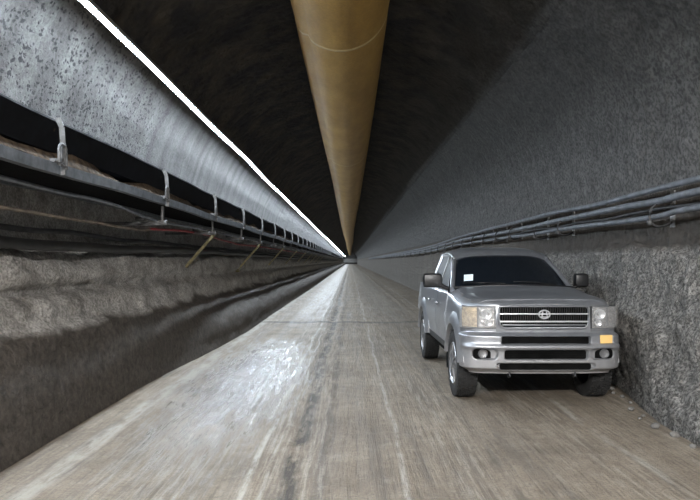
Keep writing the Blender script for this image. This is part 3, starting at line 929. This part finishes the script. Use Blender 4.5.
def wf(u, v):
    a = wbase(lerp(-.77, .685, u)); b = wtop(lerp(-.615, .615, u)); p = a.lerp(b, v)
    return p+Vector((0, -.018, .012))*math.sin(PI*v)
ws = link('windscreen', sheet(wf, 20, 12, .005), M['glass'], T, 60)
bm = bmesh.new(); p = wf(.085, .17); q = wf(.165, .17); up_ = (wf(.085, .36)-p)
nrm = (q-p).cross(up_).normalized(); off = nrm*(.006 if nrm.y < 0 else -.006)
grid(bm, [[p+off, q+off], [p+up_+off, q+up_+off]]); thick(bm, .0015)  # plain white rectangle laid on the windscreen
st = link('rectangle', bm, M['rectangle'], ws, 0, 'white rectangle in the lower corner of the windscreen')
# seal strip along the bottom of the windscreen, wipers
bm = bmesh.new(); tube(bm, [wbase(lerp(-.77, .77, k/24))+Vector((0, -.012, .006)) for k in range(25)], .018, 8); link('cowl_seal', bm, M['blackp'], T, 60)
for x0, x1 in ((-.42, -.70), (.18, -.33)):
    pass
for xa, xb in ((-.10, -.66), (.58, .02)):
    bm = bmesh.new()
    def wp(x, v, o=.016): return wf((x+.775)/1.55, v)+Vector((0, -o, o))
    tube(bm, [wp(lerp(xa, xb, k/8), .03+.055*math.sin(PI*.5*k/8)) for k in range(9)], .0085, 6)
    tube(bm, [wp(xa, 0, .02), wp(lerp(xa, xb, .5), .05, .03)], .008, 6)
    link('wiper', bm, M['blackp'], ws, 60)
def side_pt(s, y, v):
    """point on the plane of the side windows: v 0 sill, 1 roof"""
    return Vector((s*lerp(.822, .652, v), y, lerp(1.20, 1.675, v)))
for s in (-1, 1):
    A0 = Vector((s*(.785 if s < 0 else .745), 1.31, 1.225)); A1 = Vector((s*.645, 2.02, roof_z(.645, 1.92)-.005))
    bm = bmesh.new(); pts = [A0.lerp(A1, t)+Vector((0, -.018, .014))*math.sin(PI*t) for t in [k/10 for k in range(11)]]
    tube(bm, pts, .034, 10, ry=.042); link('pillar', bm, M['paint'], T, 50)
    for yb, yt, w in ((2.22, 2.26, .07), (3.06, 2.98, .13)):
        bm = bmesh.new(); bar(bm, side_pt(s, yb, -.02), side_pt(s, yt, 1.03), w, .03, Vector((s, 0, 0)), .006); link('pillar', bm, M['blackp'] if w < .1 else M['paint'], T, 40)
    bm = bmesh.new(); tube(bm, [Vector((s*.648, y_, roof_z(.648, y_)-.012)) for y_ in [2.0+.1*k for k in range(11)]], .020, 8); link('roof_rail', bm, M['paint'], T, 50)
    # window panes
    q1 = [(1.40, 0), (2.19, 0), (2.23, 1), (2.06, 1)]; q2 = [(2.26, 0), (3.0, 0), (2.93, 1), (2.30, 1)]
    for q in (q1, q2):
        a, b, c, d = [side_pt(s, y_, v) for y_, v in q]
        bm = bmesh.new(); grid(bm, [[a, b], [d, c]]); thick(bm, .004); link('side_window', bm, M['sglass'], T, 0)
        bm = bmesh.new(); tube(bm, [a, b, c, d, a], .011, 6, cap=False); link('window_seal', bm, M['blackp'], T, 0)
bm = bmesh.new(); grid(bm, [[Vector((-.74, 3.09, 1.22)), Vector((.74, 3.09, 1.22))], [Vector((-.58, 3.04, 1.66)), Vector((.58, 3.04, 1.66))]]); thick(bm, .004)
link('rear_window', bm, M['glass'], T, 0)
# --- mirrors
for s in (-1, 1):
    bm = bmesh.new()
    mx, mw = (-1.015, .25) if s < 0 else (.945, .19)
    vs = box(bm, (mx, 1.50, 1.345), (mw, .12, .185), .050)
    for v in vs:
        if v.co.y < 1.5: v.co.z = 1.345+(v.co.z-1.345)*.86; v.co.x = mx+(v.co.x-mx)*.92
    m_ = link('side_mirror', bm, M['blackp'], T, 50)
    bm = bmesh.new(); tube(bm, [(s*.80, 1.50, 1.235), (s*.87, 1.50, 1.26), (s*.92, 1.50, 1.30)], .026, 8); link('mirror_arm', bm, M['blackp'], m_, 50)
    bm = bmesh.new(); box(bm, (mx, 1.561, 1.345), (mw-.05, .006, .13), .002); link('mirror_glass', bm, M['chrome'], m_, 30)
# --- interior
it = None
bm = bmesh.new(); box(bm, (0, 1.50, 1.215), (1.50, .30, .10), .03); box(bm, (0, 2.3, 1.20), (1.56, 1.4, .04), .01)
it = link('dashboard', bm, M['seat'], T, 40)
for x in (-.38, .38):
    for yy in (2.22, 2.86):
        bm = bmesh.new(); box(bm, (x, yy, 1.33), (.46, .12, .28), .045); box(bm, (x, yy+.01, 1.53), (.25, .09, .16), .035)
        link('seat', bm, M['seat'], T, 50)
bm = bmesh.new(); c = Vector((.38, 1.74, 1.30)); R_ = Matrix.Rotation(math.radians(-25), 3, 'X')
tube(bm, [c+R_ @ Vector((.18*math.cos(2*PI*k/24), 0, .18*math.sin(2*PI*k/24))) for k in range(25)], .014, 8, cap=False, up=Vector((0, 1, 0)))
bar(bm, c+R_ @ Vector((-.17, 0, 0)), c+R_ @ Vector((.17, 0, 0)), .03, .05)
link('steering_wheel', bm, M['blackp'], T, 50)
bm = bmesh.new(); box(bm, (0, 2.02, 1.62), (.22, .03, .055), .01); link('rear_view_mirror', bm, M['blackp'], T, 40)

# --- wheels
def make_wheel():
    bm = bmesh.new()
    R = WR_; W = .118
    prof = [(-W*.82, R*.62), (-W, R*.74), (-W*1.02, R*.86), (-W*.92, R*.955), (-W*.78, R*.985), (0, R*.992), (W*.78, R*.985), (W*.92, R*.955), (W*1.02, R*.86), (W, R*.74), (W*.82, R*.62)]
    lathe_x(bm, prof, 64)
    for k in range(52):        # tread blocks
        a = 2*PI*k/52
        for j, x in enumerate((-.092, -.045, .0, .045, .092)):
            aa = a+(.5 if j % 2 else 0)*2*PI/52
            Rm = Matrix.Rotation(aa, 3, 'X')
            box(bm, Rm @ Vector((x, R*.992 if abs(x) < .09 else R*.978, 0)), (.036, .020, .028), 0, Rm)
    w = link('wheel', bm, M['tyre'], T, 35)
    return w
def rim(parent, s):
    bm = bmesh.new(); R = WR_
    lathe_x(bm, [(s*.118, R*.625), (s*.10, R*.66), (s*.02, R*.64), (s*.02, R*.60), (s*.098, R*.585)], 48)
    for k in range(6):
        for dd in (-.14, .14):
            a = 2*PI*k/6; a1 = a+dd
            p = Vector((s*.112, .055*math.cos(a), .055*math.sin(a))); q = Vector((s*.100, R*.60*math.cos(a1), R*.60*math.sin(a1)))
            bar(bm, p, q, .026, .022, Vector((1, 0, 0)), .004)
    lathe_x(bm, [(s*.125, .001), (s*.125, .040), (s*.105, .072), (s*.04, .072), (s*.04, .001)], 24)
    link('rim', bm, M['alloy'], parent, 40)
    bm = bmesh.new(); lathe_x(bm, [(s*.03, .001), (s*.03, R*.55), (s*.0, R*.55), (0, .001)], 32); link('brake_disc', bm, M['void'], parent, 40)
w0 = make_wheel()
first = True
for ya in AX:
    for s in (-1, 1):
        if first: w = w0; first = False
        else: w = w0.copy(); COL.objects.link(w); w.parent = T
        w.location = (s*.765, ya, WZ-.002); w.rotation_euler.x = random.random()
        rim(w, s)
# --- underbody
bm = bmesh.new()
box(bm, (0, 2.5, .46), (1.12, 3.6, .22), .02)
box(bm, (0, 2.2, .40), (1.5, 2.0, .14), .02)  # wide low pan, added to block light under the truck
for ya in AX: tube(bm, [(-.70, ya, WZ), (.70, ya, WZ)], .045, 10)
box(bm, (0, .40, .49), (1.0, .35, .10), .02); box(bm, (.1, 1.0, .36), (.5, .7, .14), .03)
link('chassis', bm, M['void'], T, 40)
for s in (-1, 1):
    bm = bmesh.new(); tube(bm, [(s*.36, .16, .385), (s*.36, .09, .375), (s*.36, .08, .34), (s*.36, .13, .325), (s*.36, .18, .345)], .012, 8); link('tow_hook', bm, M['darkp'], T, 50)
    bm = bmesh.new(); box(bm, (s*.76, AX[0]+.46, .40), (.24, .015, .30), .004); link('mud_flap', bm, M['void'], T, 30)
    bm = bmesh.new(); box(bm, (s*.77, 4.61, 1.0), (.09, .06, .30), .015); link('tail_lamp', bm, M['redlens'], T, 40)
bm = bmesh.new(); box(bm, (0, 4.63, .93), (1.55, .04, .50), .012); tg = link('tailgate', bm, M['paint'], T, 40)
bm = bmesh.new(); box(bm, (0, 4.72, .55), (1.55, .12, .16), .03); link('rear_bumper', bm, M['darkp'], T, 40)

# ------------------------------------------------------------------ loose stones at the foot of the right bank
st_src = []
for k in range(3):
    bm = bmesh.new(); bmesh.ops.create_icosphere(bm, subdivisions=2, radius=1)
    for v in bm.verts: v.co *= 1+.35*fr(v.co.x+k*9, v.co.y, v.co.z, 2); v.co.z *= .7
    me = bpy.data.meshes.new('stone'); bm.to_mesh(me); bm.free(); me.materials.append(M['stone']); st_src.append(me)
for k in range(16):
    yy = 5.3+.27*k+random.uniform(-.1, .1); o = bpy.data.objects.new('stone', st_src[k % 3]); COL.objects.link(o)
    xb = right_profile(yy)[0][0]; r_ = random.uniform(.018, .045)
    o.location = (xb-random.uniform(.05, .18), yy, r_*.5); o.scale = (r_, r_, r_); o.rotation_euler.z = random.random()*6
    tag(o, 'small grey stone lying at the foot of the right bank', 'stone', 'loose stones along the right bank')

# ------------------------------------------------------------------ flood lamps added on the roof out of view, to brighten bank and truck
for x, lab in ((1.75, 'square flood lamp on the roof behind the photographer, right of the duct, added to brighten the tunnel'), (-1.35, 'square flood lamp on the roof behind the photographer, left of the duct, added to brighten the tunnel')):
    e = empty('fill_lamp', (x, -3.6, 4.75), 0); e.rotation_euler = (math.radians(-16), 0, 0); tag(e, lab, 'lamp')
    bm = bmesh.new(); box(bm, (0, -.05, 0), (.46, .10, .36), .015)
    for k in range(7): box(bm, (-.18+.06*k, -.12, 0), (.012, .06, .32))
    link('housing', bm, M['alu'], e, 30)
    bm = bmesh.new(); box(bm, (0, .006, 0), (.40, .008, .30), .002); link('added_lamp_glass', bm, M['fill'], e, 0)
    bm = bmesh.new(); tube(bm, [(-.25, -.05, 0), (-.25, -.05, .28), (0, -.05, .34), (.25, -.05, .28), (.25, -.05, 0)], .014, 8)
    tube(bm, [(0, -.05, .33), (0, .10, .95)], .018, 8); link('mounting_yoke', bm, M['galv'], e, 40)

# ------------------------------------------------------------------ camera, world, view
cam = bpy.data.cameras.new('camera'); co = bpy.data.objects.new('camera', cam); COL.objects.link(co)
cam.sensor_width = 36; cam.lens = F/700*36; cam.clip_end = 400
co.location = (0, 0, H); co.rotation_euler = (PI/2, 0, 0); cam.shift_y = (261-250)/700.0
bpy.context.scene.camera = co
w = bpy.data.worlds.new('world'); bpy.context.scene.world = w; w.use_nodes = True
w.node_tree.nodes['Background'].inputs[0].default_value = (0, 0, 0, 1)
sc = bpy.context.scene
sc.view_settings.view_transform = 'Standard'; sc.view_settings.look = 'None'
sc.view_settings.exposure = 0.55; sc.view_settings.gamma = 1; sc.view_settings.use_curve_mapping = False
sc.cycles.max_bounces = 10; sc.cycles.diffuse_bounces = 6
